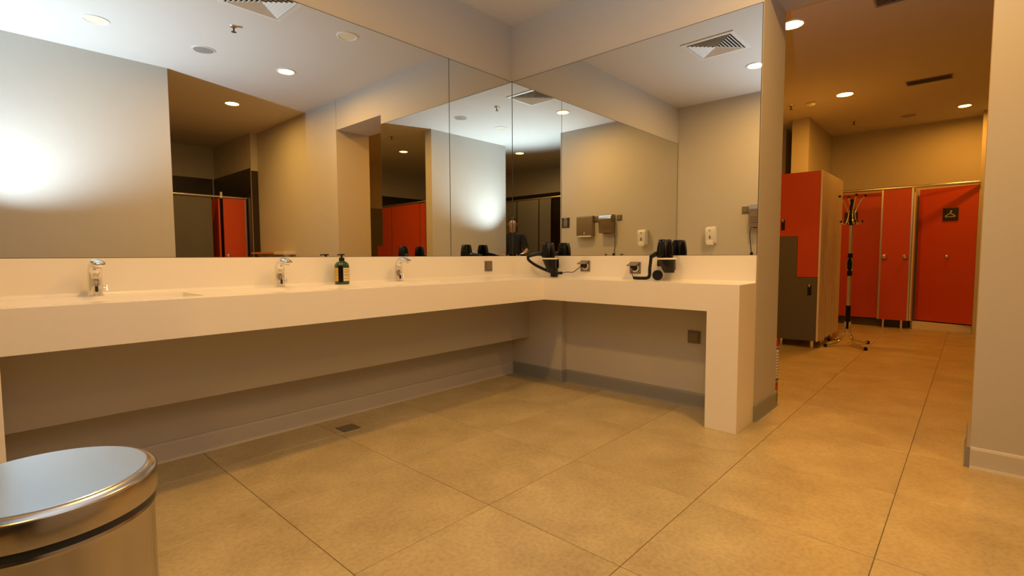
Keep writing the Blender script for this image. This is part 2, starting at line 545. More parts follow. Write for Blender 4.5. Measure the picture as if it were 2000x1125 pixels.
# ------------------------------------------------------------------ basin taps
def faucet(x, label):
    t = thing('basin_faucet', label, 'faucet', (x, -.085, ZC), 'sensor taps over the basins')
    y = -.085
    pts = smooth_path([(x, y, ZC+.002), (x, y-.001, ZC+.045), (x, y-.002, ZC+.085), (x, y-.010, ZC+.118), (x, y-.034, ZC+.138), (x, y-.066, ZC+.146), (x, y-.105, ZC+.142), (x, y-.128, ZC+.136)], 5)
    n = len(pts); R = []; U = []
    for i in range(n):
        f = i/(n-1)
        R.append(.027 - .004*f if f < .9 else .021)
        U.append(.023 if f < .42 else max(.008, .023 - .022*(f-.42)))
    R[-1] = .013; U[-1] = .004
    obj('body', tube(bmesh.new(), pts, R, 20, U), 'chrome', t, True)
    obj('base_ring', lathe(bmesh.new(), [(.030, 0), (.030, .004), (.026, .005)], (x, y, ZC), 24), 'chrome', t, True)
    obj('aerator', lathe(bmesh.new(), [(.010, 0), (.011, .004), (.011, .012), (0, .012)], (x, y-.108, ZC+.122), 16), 'satin_chrome', t, True)
    bm = prism(bmesh.new(), rrect(.011, .026, .005, 4, x, ZC+.031), 'y', y-.0265, y-.020)
    obj('sensor_window', bm, 'dark_slot', t)
    bm = B((x-.008, y-.0255, ZC+.055), (x+.008, y-.019, ZC+.065), .001)
    obj('badge', bm, 'satin_chrome', t)
    bm = tube(bmesh.new(), [(x+.022, y, ZC+.034), (x+.040, y, ZC+.034)], .004, 10)
    tube(bm, [(x+.038, y-.006, ZC+.022), (x+.040, y+.004, ZC+.046)], .003, 8)
    obj('mixing_lever', bm, 'chrome', t, True)
    return t
for x, l in ((-2.822, 'leftmost chrome sensor tap on the basin counter, facing the camera'),
             (-2.022, 'middle chrome sensor tap, left of the soap bottle'),
             (-1.237, 'rightmost chrome sensor tap, right of the soap bottle')):
    faucet(x, l)

# ------------------------------------------------------------------ soap bottle
def bottle(x, y):
    t = thing('soap_bottle', 'dark green pump soap bottle with cream labels standing between two taps', 'bottle', (x, y, ZC))
    bm = bmesh.new(); rings = []
    prof = [(.040, .028, 0), (.043, .031, .004), (.0435, .0315, .06), (.0435, .0315, .108), (.041, .029, .122), (.032, .024, .133), (.018, .017, .140), (.0145, .0145, .143)]
    N = 32
    for w, d, z in prof:
        rg = []
        for i in range(N):
            a = 2*math.pi*i/N; e = .75
            ca, sa = math.cos(a), math.sin(a)
            rg.append(bm.verts.new((x + w*math.copysign(abs(ca)**e, ca), y + d*math.copysign(abs(sa)**e, sa), ZC+z)))
        rings.append(rg)
    for A, Bq in zip(rings, rings[1:]):
        for i in range(N): bm.faces.new((A[i], A[(i+1) % N], Bq[(i+1) % N], Bq[i]))
    bm.faces.new(rings[0]); bm.faces.new(rings[-1])
    obj('body', bm, 'bottle_green', t, True)
    bm = lathe(bmesh.new(), [(.016, .140), (.0165, .142), (.0165, .158), (.012, .162), (.006, .163), (.006, .176), (.0045, .178)], (x, y, ZC), 20)
    obj('cap', bm, 'black_plastic', t, True)
    bm = B((x-.017, y-.008, ZC+.176), (x+.017, y+.008, ZC+.184), .002)
    tube(bm, [(x-.010, y-.004, ZC+.180), (x-.028, y-.010, ZC+.180), (x-.032, y-.011, ZC+.174)], .0035, 8)
    obj('pump_head', bm, 'black_plastic', t, True)
    def wrap(a0, a1, z0, z1, name, m, par, off=.0006):
        bm = bmesh.new(); K = 8; lo = []; hi = []
        for k in range(K+1):
            a = math.radians(a0 + (a1-a0)*k/K); ca, sa = math.cos(a), math.sin(a); e = .75
            px = x + (.0435+off)*math.copysign(abs(ca)**e, ca); py = y + (.0315+off)*math.copysign(abs(sa)**e, sa)
            lo.append(bm.verts.new((px, py, ZC+z0))); hi.append(bm.verts.new((px, py, ZC+z1)))
        for k in range(K): bm.faces.new((lo[k], lo[k+1], hi[k+1], hi[k]))
        return obj(name, bm, m, par, True)
    # camera sees the bottle from the -x -y side: bottle edge band faces it
    la = wrap(172, 218, .020, .100, 'label', 'label_yellow', t)
    lb = wrap(264, 312, .020, .100, 'label', 'label_cream', t)
    wrap(222, 260, .012, .114, 'dark_band', 'black_gloss', t)
    for k, z in enumerate((.088, .078, .070, .058, .050, .034)):
        wrap(268, 306 if k % 2 else 298, z, z+.003, 'printed_line', 'label_text', lb, .0010)
        wrap(178, 214 if k % 2 else 208, z, z+.003, 'printed_line', 'label_text', la, .0010)
bottle(-1.652, -.098)

# ------------------------------------------------------------------ hair dryers on the right wall
def dryer(y, flip, labels, cord_pts, thin_pts, ncoil, handle_pts, funnel_bottom):
    """y: centre along the wall"""
    X = -.105
    h = thing('dryer_holder', labels[1], 'holder', (-.012, y, .9), 'wall holders for the hair dryers')
    ring_y = y-.016
    bm = lathe(bmesh.new(), [(.032, funnel_bottom), (.037, funnel_bottom+.012), (.052, .972), (.060, .992), (.055, .992), (.047, .97), (.029, funnel_bottom+.003)], (X, ring_y, 0), 28, cap=False)
    for v in bm.verts: v.co.y -= max(0, .985-v.co.z)*.26
    obj('funnel', bm, 'black_gloss', h, True)
    bm = B((-.075, ring_y-.012, .93), (-.013, ring_y+.012, .98), .004)
    box(bm, (-.022, ring_y-.022, .92), (-.0125, ring_y+.022, .99), .003)
    obj('wall_bracket', bm, 'black_plastic', h, True)
    obj('chrome_rim', lathe(bmesh.new(), [(.0605, .990), (.0635, .992), (.0635, .999), (.0605, 1.001), (.053, .998)], (X, ring_y, 0), 28, cap=False), 'sign_print', h, True)
    if not flip:
        obj('lower_sleeve', B((X-.020, y-.085, .853), (X+.020, y-.040, funnel_bottom+.035), .004), 'black_plastic', h, True)
    else:
        obj('side_lug', B((X-.012, ring_y+.028, .945), (X+.014, ring_y+.062, .988), .006), 'black_plastic', h, True)
    t = thing('hair_dryer', labels[0], 'hair dryer', (X, y, 1.0), 'hair dryers standing in the wall holders')
    bm = lathe(bmesh.new(), [(.0, 1.000), (.046, 1.001), (.053, 1.008), (.0535, 1.04), (.050, 1.075), (.044, 1.105), (.041, 1.117), (.037, 1.121), (.034, 1.119), (.033, 1.112), (0, 1.110)], (X, y-.005, 0), 32)
    b = obj('barrel', bm, 'black_gloss', t, True)
    g = bmesh.new()
    for k in range(5):
        g_r = .006 + .006*k
        lathe(g, [(g_r, 1.1105), (g_r+.002, 1.1125), (g_r+.004, 1.1105)], (X, y-.005, 0), 20, cap=False)
    obj('intake_grille', g, 'black_plastic', b)
    obj('nozzle', lathe(bmesh.new(), [(.028, .945), (.034, .97), (.041, 1.003)], (X, ring_y, 0), 24), 'black_plastic', t, True)
    hp = smooth_path(handle_pts, 5); n = len(hp)
    obj('handle', tube(bmesh.new(), hp, [.026 - .010*i/(n-1) for i in range(n)], 14, [.021 - .009*i/(n-1) for i in range(n)]), 'black_gloss', t, True)
    obj('hanging_loop', tube(bmesh.new(), [hp[-1] + Vector((0, .004*math.cos(a), .012+.007*math.sin(a))) + Vector((0, 0, .003)) for a in [2*math.pi*k/14 for k in range(15)]], .0016, 6, cap=False), 'black_plastic', t, True)
    cp = coil_path(cord_pts, ncoil, .0085, 8)
    obj('coiled_cord', tube(bmesh.new(), cp, .0036, 5), 'black_plastic', t, True)
    tp = smooth_path(thin_pts, 8)
    obj('power_cord', tube(bmesh.new(), tp, .0028, 6), 'black_plastic', t, True)
    pl = Vector(thin_pts[-1])
    obj('plug', lathe(bmesh.new(), [(.007, -.03), (.016, -.012), (.018, 0), (.018, .012)], pl, 16, Vector((1, 0, 0))), 'black_plastic', t, True)
dryer(-.470, False,
      ('glossy black hair dryer nearest the mirror corner, its coiled cord sagging to the left socket', 'black funnel wall holder carrying the hair dryer nearest the corner'),
      [(-.105, -.262, 1.012), (-.11, -.275, .985), (-.115, -.35, .945), (-.125, -.46, .908), (-.125, -.55, .886), (-.12, -.62, .886)],
      [(-.12, -.62, .886), (-.11, -.66, .893), (-.10, -.705, .893), (-.085, -.735, .915), (-.065, -.755, .935), (-.045, -.763, .942)], 46,
      [(-.105, -.44, 1.022), (-.11, -.40, 1.033), (-.112, -.34, 1.028), (-.108, -.27, 1.012)], .888)
dryer(-1.440, True,
      ('glossy black hair dryer nearer the doorway, its coiled cord dropping to the counter', 'black funnel wall holder carrying the hair dryer nearer the doorway'),
      [(-.115, -1.352, 1.005), (-.118, -1.350, .97), (-.118, -1.345, .93), (-.12, -1.345, .885), (-.13, -1.335, .868), (-.135, -1.28, .865), (-.13, -1.232, .866)],
      [(-.13, -1.232, .866), (-.11, -1.212, .885), (-.085, -1.197, .915), (-.055, -1.185, .932), (-.045, -1.182, .937)], 40,
      [(-.105, -1.415, 1.018), (-.11, -1.395, 1.028), (-.114, -1.37, 1.018), (-.114, -1.348, 1.004)], .905)
# cord knot lying on the counter below the second dryer
o = obj('cord_winder', lathe(bmesh.new(), [(0, -.016), (.028, -.014), (.034, -.006), (.034, .006), (.028, .014), (0, .016)], (-.085, -1.385, .886), 24, Vector((1, .2, 0))), 'black_plastic', None, True)
tag(o, 'small round black cord winder on the counter under the right hair dryer', 'cord winder')

# ------------------------------------------------------------------ sockets and switches
def socket(pos, nrm, label, flip=False, size=.082, group='brown wall sockets', cat='socket', name='wall_socket'):
    """pos on wall plane, nrm = unit axis vector out of the wall"""
    p = Vector(pos); n = Vector(nrm); s = n.cross(Vector((0, 0, 1)))
    t = thing(name, label, cat, p, group)
    h = size/2
    def slab(bm, du0, du1, z0, z1, d0, d1, bev=.0015):
        a = p + s*du0 + n*d0; b = p + s*du1 + n*d1
        return box(bm, (a.x, a.y, p.z+z0), (b.x, b.y, p.z+z1), bev)
    obj('frame', slab(bmesh.new(), -h, h, -h, h, 0, .009), 'bronze_plastic', t)
    if flip:
        fr = obj('socket_insert', lathe(bmesh.new(), [(.030, .009), (.030, .013), (.021, .013), (.019, .006), (0, .006)], p, 24, n), 'white_plastic', t, True)
        bm = bmesh.new()
        a = p + Vector((0, 0, h-.006)) + n*.010
        d = (n*.9 + Vector((0, 0, -.30))).normalized(); L = size*.72
        w = d.cross(s).normalized()*.003
        q = [a - s*h*.86, a + s*h*.86, a + s*h*.86 + d*L, a - s*h*.86 + d*L]
        vsl = [bm.verts.new(v+w) for v in q]; vsh = [bm.verts.new(v-w) for v in q]
        bm.faces.new(vsl); bm.faces.new(vsh[::-1])
        for i in range(4): bm.faces.new((vsl[i], vsl[(i+1) % 4], vsh[(i+1) % 4], vsh[i]))
        obj('flip_cover', bm, 'bronze_plastic', t)
    else:
        obj('cover', slab(bmesh.new(), -h*.74, h*.74, -h*.74, h*.74, .006, .016, .002), 'bronze_plastic', t)
        obj('shadow_gap', slab(bmesh.new(), -h*.78, h*.78, -h*.78, h*.78, .006, .0095, .0), 'bronze_dark', t)
    return t
socket((-.012, -.762, .940), (-1, 0, 0), 'brown flip cover socket feeding the hair dryer nearest the corner', True)
socket((-.012, -1.182, .931), (-1, 0, 0), 'brown flip cover socket feeding the hair dryer nearer the doorway', True)
socket((-.312, -.012, .936), (0, -1, 0), 'closed brown socket on the backsplash right of the last tap')
socket((.06, -1.583, .474), (-1, 0, 0), 'closed brown socket low on the wall beneath the counter', size=.084)

# ------------------------------------------------------------------ things on the back wall (seen in the mirrors)
socket((XB, -.868, 1.563), (1, 0, 0), 'brown light switch between soap dispenser and hand dryer, seen in mirrors', cat='switch', name='light_switch', group='switches on the back wall')
socket((XB, -1.262, 1.562), (1, 0, 0), 'brown switch between hand dryer and paper dispenser, seen mirrored', cat='switch', name='light_switch', group='switches on the back wall')
def wallbox_poly(bm, prof, y0, y1, r=.0):
    """prof (x offset from wall, z) extruded along y"""
    return prism(bm, [(XB+a, b) for a, b in prof], 'y', y0, y1)
t = thing('paper_dispenser', 'dark bronze paper towel dispenser on the back wall, seen in the mirror', 'dispenser', (XB, -1.43, 1.29))
y0, y1 = -1.575, -1.285
bm = wallbox_poly(bmesh.new(), [(0, 1.315), (.073, 1.315), (.080, 1.34), (.080, 1.60), (.068, 1.612), (0, 1.612)], y0, y1)
bmesh.ops.bevel(bm, geom=[e for e in bm.edges], offset=.006, segments=2, affect='EDGES')
obj('cabinet', bm, 'brushed_bronze', t, True)
obj('lock_window', B((XB+.079, -1.434, 1.335), (XB+.0815, -1.424, 1.375), .001), 'white_plastic', t)
bm = wallbox_poly(bmesh.new(), [(.02, 1.298), (.080, 1.298), (.084, 1.306), (.080, 1.3145), (.02, 1.3145)], y0+.03, y1-.03)
obj('paper_tray', bm, 'white_plastic', t, label='pale lip where the paper comes out')
t = thing('hand_dryer', 'steel hand dryer with rounded top on the back wall, cable hanging below', 'hand dryer', (XB, -1.03, 1.34))
y0, y1 = -1.155, -.938
bm = wallbox_poly(bmesh.new(), [(0, 1.345), (.10, 1.345), (.108, 1.36), (.112, 1.52), (.125, 1.545), (.122, 1.575), (.10, 1.60), (.07, 1.612), (0, 1.614)], y0, y1)
bmesh.ops.bevel(bm, geom=[e for e in bm.edges if abs(e.verts[0].co.y-e.verts[1].co.y) < 1e-4], offset=.006, segments=2, affect='EDGES')
obj('housing', bm, 'brushed_bronze', t, True)
obj('air_outlet', B((XB+.02, -1.09, 1.338), (XB+.09, -.98, 1.347), .002), 'dark_slot', t)
bm = bmesh.new()
for k in range(3): box(bm, (XB+.108, -1.11, 1.40+.03*k), (XB+.1155, -.96, 1.405+.03*k))
obj('front_ribs', bm, 'bronze_dark', t)
obj('polished_top', wallbox_poly(bmesh.new(), [(.1262, 1.548), (.1235, 1.578), (.1015, 1.6025), (.099, 1.5985), (.1205, 1.573), (.1232, 1.546)], y0+.004, y1-.004), 'chrome', t, True)
obj('cable', tube(bmesh.new(), smooth_path([(XB+.03, -.945, 1.35), (XB+.02, -.93, 1.28), (XB+.012, -.935, 1.18), (XB+.012, -.945, 1.10), (XB+.012, -.955, .98), (XB+.012, -.95, .62)], 6), .004, 7), 'black_plastic', t, True)
obj('cable_plug', B((XB+.002, -.968, 1.015), (XB+.026, -.94, 1.050), .004), 'black_plastic', t, True)
t = thing('soap_dispenser', 'white push soap dispenser on the back wall near the mirror corner', 'dispenser', (XB, -.475, 1.14))
bm = wallbox_poly(bmesh.new(), [(0, 1.165), (.075, 1.165), (.085, 1.18), (.092, 1.30), (.095, 1.335), (.085, 1.36), (.06, 1.375), (0, 1.38)], -.535, -.415)
bmesh.ops.bevel(bm, geom=[e for e in bm.edges], offset=.007, segments=2, affect='EDGES')
obj('cover', bm, 'white_plastic', t, True)
obj('push_button', wallbox_poly(bmesh.new(), [(.06, 1.143), (.094, 1.150), (.098, 1.18), (.088, 1.205), (.06, 1.205)], -.515, -.435), 'white_plastic', t, True)
obj('level_window', B((XB+.086, -.482, 1.222), (XB+.0935, -.470, 1.262), .001), 'dark_slot', t)
obj('lock_cap', lathe(bmesh.new(), [(.012, .0), (.010, .006), (0, .007)], (XB+.090, -.475, 1.325), 16, Vector((1, 0, 0))), 'satin_chrome', t, True)
t = thing('notice_plate', 'small black notice plate with pale rows beside the doorway, seen mirrored', 'sign', (XB, -1.828, 1.535))
obj('plate', B((XB, -1.90, 1.458), (XB+.010, -1.757, 1.612), .002), 'sign_plate', t)
bm = bmesh.new()
box(bm, (XB+.0095, -1.86, 1.592), (XB+.0112, -1.80, 1.600))
for k in range(6): box(bm, (XB+.0095, -1.873+.012*(k % 2), 1.478+.018*k), (XB+.0110, -1.795, 1.482+.018*k))
obj('printed_lines', bm, 'sign_print', t)

# ------------------------------------------------------------------ steel pedal bin
bx, by, br, bh = -3.158, -2.045, .123, .730
t = thing('pedal_bin', 'round brushed steel pedal bin with shiny lid in the left foreground', 'bin', (bx, by, 0))
obj('body', lathe(bmesh.new(), [(.0, .03), (br-.006, .03), (br-.004, .035), (br-.004, .672), (br-.002, .676), (br-.003, .680), (0, .680)], (bx, by, 0), 72), 'brushed_steel', t, True)
obj('base', lathe(bmesh.new(), [(0, .0), (br-.004, 0), (br, .006), (br, .028), (br-.006, .031), (0, .031)], (bx, by, 0), 64), 'black_plastic', t, True)
obj('seal_band', lathe(bmesh.new(), [(br-.010, .676), (br-.0035, .679), (br-.0035, .692), (br-.010, .694)], (bx, by, 0), 64), 'band_rubber', t, True)
lid = obj('lid', lathe(bmesh.new(), [(br-.006, .6905), (br, .6905), (br+.001, .692), (br+.001, .7205), (br, .7235), (br-.003, .7265), (br-.009, .7293), (br-.0105, .7295)], (bx, by, 0), 96, cap=False), 'brushed_steel', t, True)
obj('lid_top', lathe(bmesh.new(), [(br-.0105, .7295), (br-.0115, .7300), (0, .7302)], (bx, by, 0), 96, cap=False), 'lid_steel_blue_reflection', lid)
obj('lid_hinge', B((bx-.03, by+br-.006, 0.6535), (bx+.03, by+br+.018, 0.6905), .004), 'black_plastic', t, True)
obj('pedal', B((bx-.028, by-br-.035, .008), (bx+.028, by-br+.01, .018), .003), 'black_plastic', t, True)

# ------------------------------------------------------------------ floor drain
t = thing('floor_drain', 'small rectangular metal drain grate in the floor under the counter', 'drain', (-1.71, -.23, 0))
obj('frame', B((-1.765, -.285, -.002), (-1.655, -.175, .0015), .0), 'bronze_dark', t)
bm = bmesh.new()
for k in range(5): box(bm, (-1.757+.0, -.277+.021*k, .0012), (-1.663, -.267+.021*k, .0022))
obj('grate', bm, 'bronze_plastic', t)

# ------------------------------------------------------------------ ceiling fittings
for nm, c, s in (('glow_washroom', WARM, LAMP), ('glow_toilet', WARM, LAMP*.75), ('glow_changing', ORNG, LAMP*.88)):
    lamp_mat(nm, c, s)
GL = {'w': 'glow_washroom', 't': 'glow_toilet', 'c': 'glow_changing'}
def downlight(x, y, z, kind, label, r=.073, group='recessed ceiling downlights'):
    t = thing('ceiling_downlight', label, 'ceiling light', (x, y, z), group)
    obj('trim_ring', lathe(bmesh.new(), [(r+.020, 0), (r+.018, -.006), (r+.004, -.008), (r, -.004), (r, 0)], (x, y, z), 36, cap=False), 'white_plastic', t, True)
    obj('diffuser', lathe(bmesh.new(), [(r, -.0035), (0, -.0035)], (x, y, z), 36, cap=False), GL.get(kind, 'lamp_off'), t)
downlight(-2.350, -1.220, HC, 'w', 'lit washroom downlight near the square vent, seen in the right mirror')
downlight(-.835, -2.425, HC, 'w', 'lit washroom downlight in the long mirror, above the dark opening')
downlight(-.835, -1.190, HC, 'off', 'unlit pale downlight in the long mirror, nearest the mirror top')
downlight(-2.385, -2.400, HC, 'off', 'unlit white downlight in the brightest part of the mirrored ceiling', r=.075)
downlight(-.820, -4.020, HC, 't', 'lit downlight on the dark ceiling beyond the opening, in the long mirror')
downlight(-2.390, -4.900, HC, 't', 'small distant downlight over orange doors in the corner mirror', r=.07)
downlight(-3.973, -3.440, HC, 't', 'lit downlight over the grey cubicles in the corner mirror')
downlight(1.195, -1.832, HC2, 'c', 'large bright downlight beside the wall edge at the doorway')
downlight(3.480, -1.812, HC2, 'c', 'lit downlight over the lockers in the changing room')
downlight(4.975, -2.785, HC2, 'c', 'small lit downlight farthest away, near the far wall column', r=.055)

def round_plate(x, y, z, label, name='ceiling_speaker', cat='speaker', m='grille_grey', r=.085):
    t = thing(name, label, cat, (x, y, z))
    obj('ring', lathe(bmesh.new(), [(r+.012, 0), (r+.010, -.006), (r, -.007), (r-.002, 0)], (x, y, z), 32, cap=False), 'vent_white', t, True)
    obj('grille', lathe(bmesh.new(), [(r, -.004), (r*.5, -.007), (0, -.008)], (x, y, z), 32, cap=False), m, t, True)
round_plate(-1.595, -2.43, HC, 'round grey speaker grille in the washroom ceiling, seen in the mirrors')
round_plate(5.05, -2.25, HC2, 'round ceiling speaker near the far wall of the changing room')
def sprinkler(x, y, z, label):
    t = thing('fire_sprinkler', label, 'sprinkler', (x, y, z))
    obj('rosette', lathe(bmesh.new(), [(.034, 0), (.032, -.004), (.014, -.012), (0, -.012)], (x, y, z), 20), 'satin_chrome', t, True)
    bm = tube(bmesh.new(), [(x, y, z-.01), (x, y, z-.045)], .007, 8)
    obj('stem', bm, 'bronze_dark', t, True)
    obj('deflector', lathe(bmesh.new(), [(.020, -.046), (.020, -.049), (0, -.049)], (x, y, z), 12), 'bronze_dark', t)
sprinkler(-1.58, -1.71, HC, 'metal fire sprinkler in the washroom ceiling, seen in the mirrors')
sprinkler(-1.55, -4.04, HC, 'fire sprinkler on the dark ceiling beyond the opening, in the corner mirror')
sprinkler(3.54, -1.262, HC2, 'fire sprinkler left of the smoke detector in the changing room')
sprinkler(4.89, -1.69, HC2, 'fire sprinkler on the changing room ceiling, behind the second downlight')
t = thing('smoke_detector', 'white round smoke detector on the changing room ceiling', 'smoke detector', (3.563, -1.46, HC2))
obj('housing', lathe(bmesh.new(), [(.055, 0), (.055, -.012), (.048, -.030), (.030, -.040), (0, -.042)], (3.563, -1.46, HC2), 28), 'white_plastic', t, True)
obj('sensor_slots', lathe(bmesh.new(), [(.0515, -.020), (.0535, -.017), (.0515, -.014)], (3.563, -1.46, HC2), 28, cap=False), 'dark_slot', t)

# square four-way air diffuser
vx0, vx1, vy0, vy1 = -1.835, -1.345, -1.335, -.865
cx, cy, hw = (vx0+vx1)/2, (vy0+vy1)/2, .235
t = thing('ceiling_vent', 'square four-way air diffuser in the washroom ceiling, seen in the mirrors', 'vent', (cx, cy, HC))
def sq_ring(bm, h0, z0, h1, z1, th=.0015):
    A = [bm.verts.new((cx+sx*h0, cy+sy*h0, z0)) for sx, sy in ((1, 1), (-1, 1), (-1, -1), (1, -1))]
    C = [bm.verts.new((cx+sx*h1, cy+sy*h1, z1)) for sx, sy in ((1, 1), (-1, 1), (-1, -1), (1, -1))]
    for i in range(4): bm.faces.new((A[i], A[(i+1) % 4], C[(i+1) % 4], C[i]))
bm = bmesh.new()
sq_ring(bm, hw, HC-.001, hw, HC-.008); sq_ring(bm, hw, HC-.008, .200, HC-.010); sq_ring(bm, .200, HC-.010, .198, HC-.002)
obj('frame', bm, 'vent_white', t)
bm = bmesh.new(); bm.faces.new([bm.verts.new((cx+sx*.2, cy+sy*.2, HC-.0008)) for sx, sy in ((1, 1), (-1, 1), (-1, -1), (1, -1))])
obj('dark_plenum', bm, 'dark_slot', t)
for k in range(7):
    bm = bmesh.new(); h = .188-.027*k
    sq_ring(bm, h, HC-.013, max(h-.017, .004), HC-.0025)
    sq_ring(bm, h, HC-.013, h-.003, HC-.0155); sq_ring(bm, h-.003, HC-.0155, max(h-.019, .002), HC-.004)
    obj('louvre', bm, 'vent_white', t)
def slot_vent(x0, x1, y0, y1, z, label):
    t = thing('ceiling_vent', label, 'vent', ((x0+x1)/2, (y0+y1)/2, z), 'slot vents in the changing room ceiling')
    bm = bmesh.new(); w = .012
    box(bm, (x0, y0, z-.006), (x1, y0+w, z)); box(bm, (x0, y1-w, z-.006), (x1, y1, z))
    box(bm, (x0, y0+w, z-.006), (x0+w, y1-w, z)); box(bm, (x1-w, y0+w, z-.006), (x1, y1-w, z))
    obj('frame', bm, 'grille_grey', t)
    obj('backing', B((x0+w, y0+w, z-.001), (x1-w, y1-w, z)), 'dark_slot', t)
    n = 6; first = None; p = (x1-x0-2*w)/n
    for k in range(n):
        bm = prism(bmesh.new(), [(x0+w+.001, z-.0052), (x0+w+p*.75, z-.0015), (x0+w+p*.75, z-.0010), (x0+w+.001, z-.0045)], 'y', y0+w, y1-w)
        if first is None: first = obj('slat', bm, 'grille_grey', t)
        else:
            bm.free(); c = first.copy(); COL.objects.link(c); c.location = (p*k, 0, 0)
slot_vent(3.44, 3.62, -2.715, -2.342, HC2, 'long slot vent in the changing room ceiling, fully in view')
slot_vent(1.10, 1.315, -2.72, -2.346, HC2, 'slot vent cut by the top edge of the picture above the doorway')

# ------------------------------------------------------------------ changing room: lockers
def locker(x0, x1, y0, y1, face, label, swap=False, end=True):
    """face '-x' (doors on x0) or '+y' (doors on y1)"""
    t = thing('locker', label, 'locker', ((x0+x1)/2, (y0+y1)/2, 0))
    zb, zt = .085, 1.905
    obj('carcass', B((x0+.004, y0+.004, zb), (x1-.004, y1-.004, zt)), 'pale_laminate', t)
    g = .002
    if face == '-x':
        u0, u1 = y1, y0                     # left to right as seen from the front
        def sheet(poly, d, th=.016, bev=True): return prism(bmesh.new(), [(u0+(u1-u0)*a, z) for a, z in poly], 'x', x0-d-th, x0-d)
    else:
        u0, u1 = x1, x0
        def sheet(poly, d, th=.016, bev=True): return prism(bmesh.new(), [(u0+(u1-u0)*a, z) for a, z in poly], 'y', y1+d, y1+d+th)
    e = .004
    up = [(0+e, zt), (0+e, 1.222), (.5+e, 1.222), (.5+e, .778), (1-e, .778), (1-e, zt)]
    lo = [(0+e, 1.214), (0+e, zb), (1-e, zb), (1-e, .770), (.5-e, .770), (.5-e, 1.214)]
    a, b = ('grey_laminate', 'orange_laminate') if swap else ('orange_laminate', 'grey_laminate')
    du = obj('door', sheet(up, 0), a, t, label='upper L shaped %s door' % ('grey' if swap else 'orange'))
    dl = obj('door', sheet(lo, 0), b, t, label='lower L shaped %s door' % ('orange' if swap else 'grey'))
    for d, (p, q) in ((du, (.13, 1.345)), (dl, (.82, .635))):
        hb = sheet([(p-.045, q-.055), (p+.045, q-.055), (p+.045, q+.055), (p-.045, q+.055)], .016, .006)
        obj('lock_plate', hb, 'black_plastic', d)
        hk = sheet([(p-.02, q+.035), (p+.02, q+.035), (p+.02, q+.065), (p-.02, q+.065)], .020, .012)
        obj('key_knob', hk, 'chrome', d)
    for fx in (x0+.05, x1-.05):
        for fy in (y0+.05, y1-.05):
            obj('foot', lathe(bmesh.new(), [(.024, 0), (.024, .006), (.018, .01), (.018, zb)], (fx, fy, 0), 16), 'chrome', t, True)
    return t
LY0, LY1 = -1.715, -1.312
lk = locker(2.967, 3.49, LY0, LY1, '-x', 'orange and grey laminate locker facing the doorway, beside the coat rack')
lk2 = locker(2.967, 3.49, LY1+.003, LY1+.406, '-x', 'orange and grey locker half hidden behind the mirror wall end')
bk = thing('locker', 'pale backed rear locker standing against the first, behind the coat rack', 'locker', (3.77, -1.51, 0))
obj('carcass', B((3.494, LY0+.004, .085), (4.05, LY1-.004, 1.905)), 'pale_laminate', bk)
for fx in (3.56, 3.99):
    for fy in (LY0+.05, LY1-.05):
        obj('foot', lathe(bmesh.new(), [(.024, 0), (.024, .006), (.018, .01), (.018, .085)], (fx, fy, 0), 16), 'chrome', bk, True)
# end panel with a printed bare tree
ep = thing('locker_end_panel', 'pale end panel of the lockers printed with thin brown bare trees', 'panel', (3.5, -1.725, 0))
obj('board', B((2.951, -1.733, .083), (4.052, -1.716, 1.907)), 'pale_laminate', ep)
bm = bmesh.new(); yy = -1.7335
def twig(x, z, ang, L, w, depth):
    if depth == 0 or L < .04: return
    x2, z2 = x + L*math.sin(ang), z + L*math.cos(ang)
    if z2 > 1.86 or x2 < 2.97 or x2 > 4.03: return
    nx, nz = math.cos(ang)*w, -math.sin(ang)*w
    v = [bm.verts.new(p) for p in ((x-nx, yy, z-nz), (x+nx, yy, z+nz), (x2+nx*.7, yy, z2+nz*.7), (x2-nx*.7, yy, z2-nz*.7))]
    bm.faces.new(v)
    twig(x2, z2, ang*.6+random.uniform(-.10, .10), L*.9, w*.78, depth-1)
    for s in (-1, 1):
        if random.random() < .75: twig(x2, z2, ang + s*random.uniform(.3, .6), L*.6, w*.5, depth-2)
for x in (3.30, 3.62, 3.80): twig(x, .09, random.uniform(-.03, .03), .36, .0055, 7)
obj('tree_print', bm, 'print_brown', ep, label='brown bare tree print')
lk3 = locker(1.72, 2.36, -5.735, -5.30, '+y', 'grey and orange locker far inside the changing room, seen in the long mirror', swap=True)

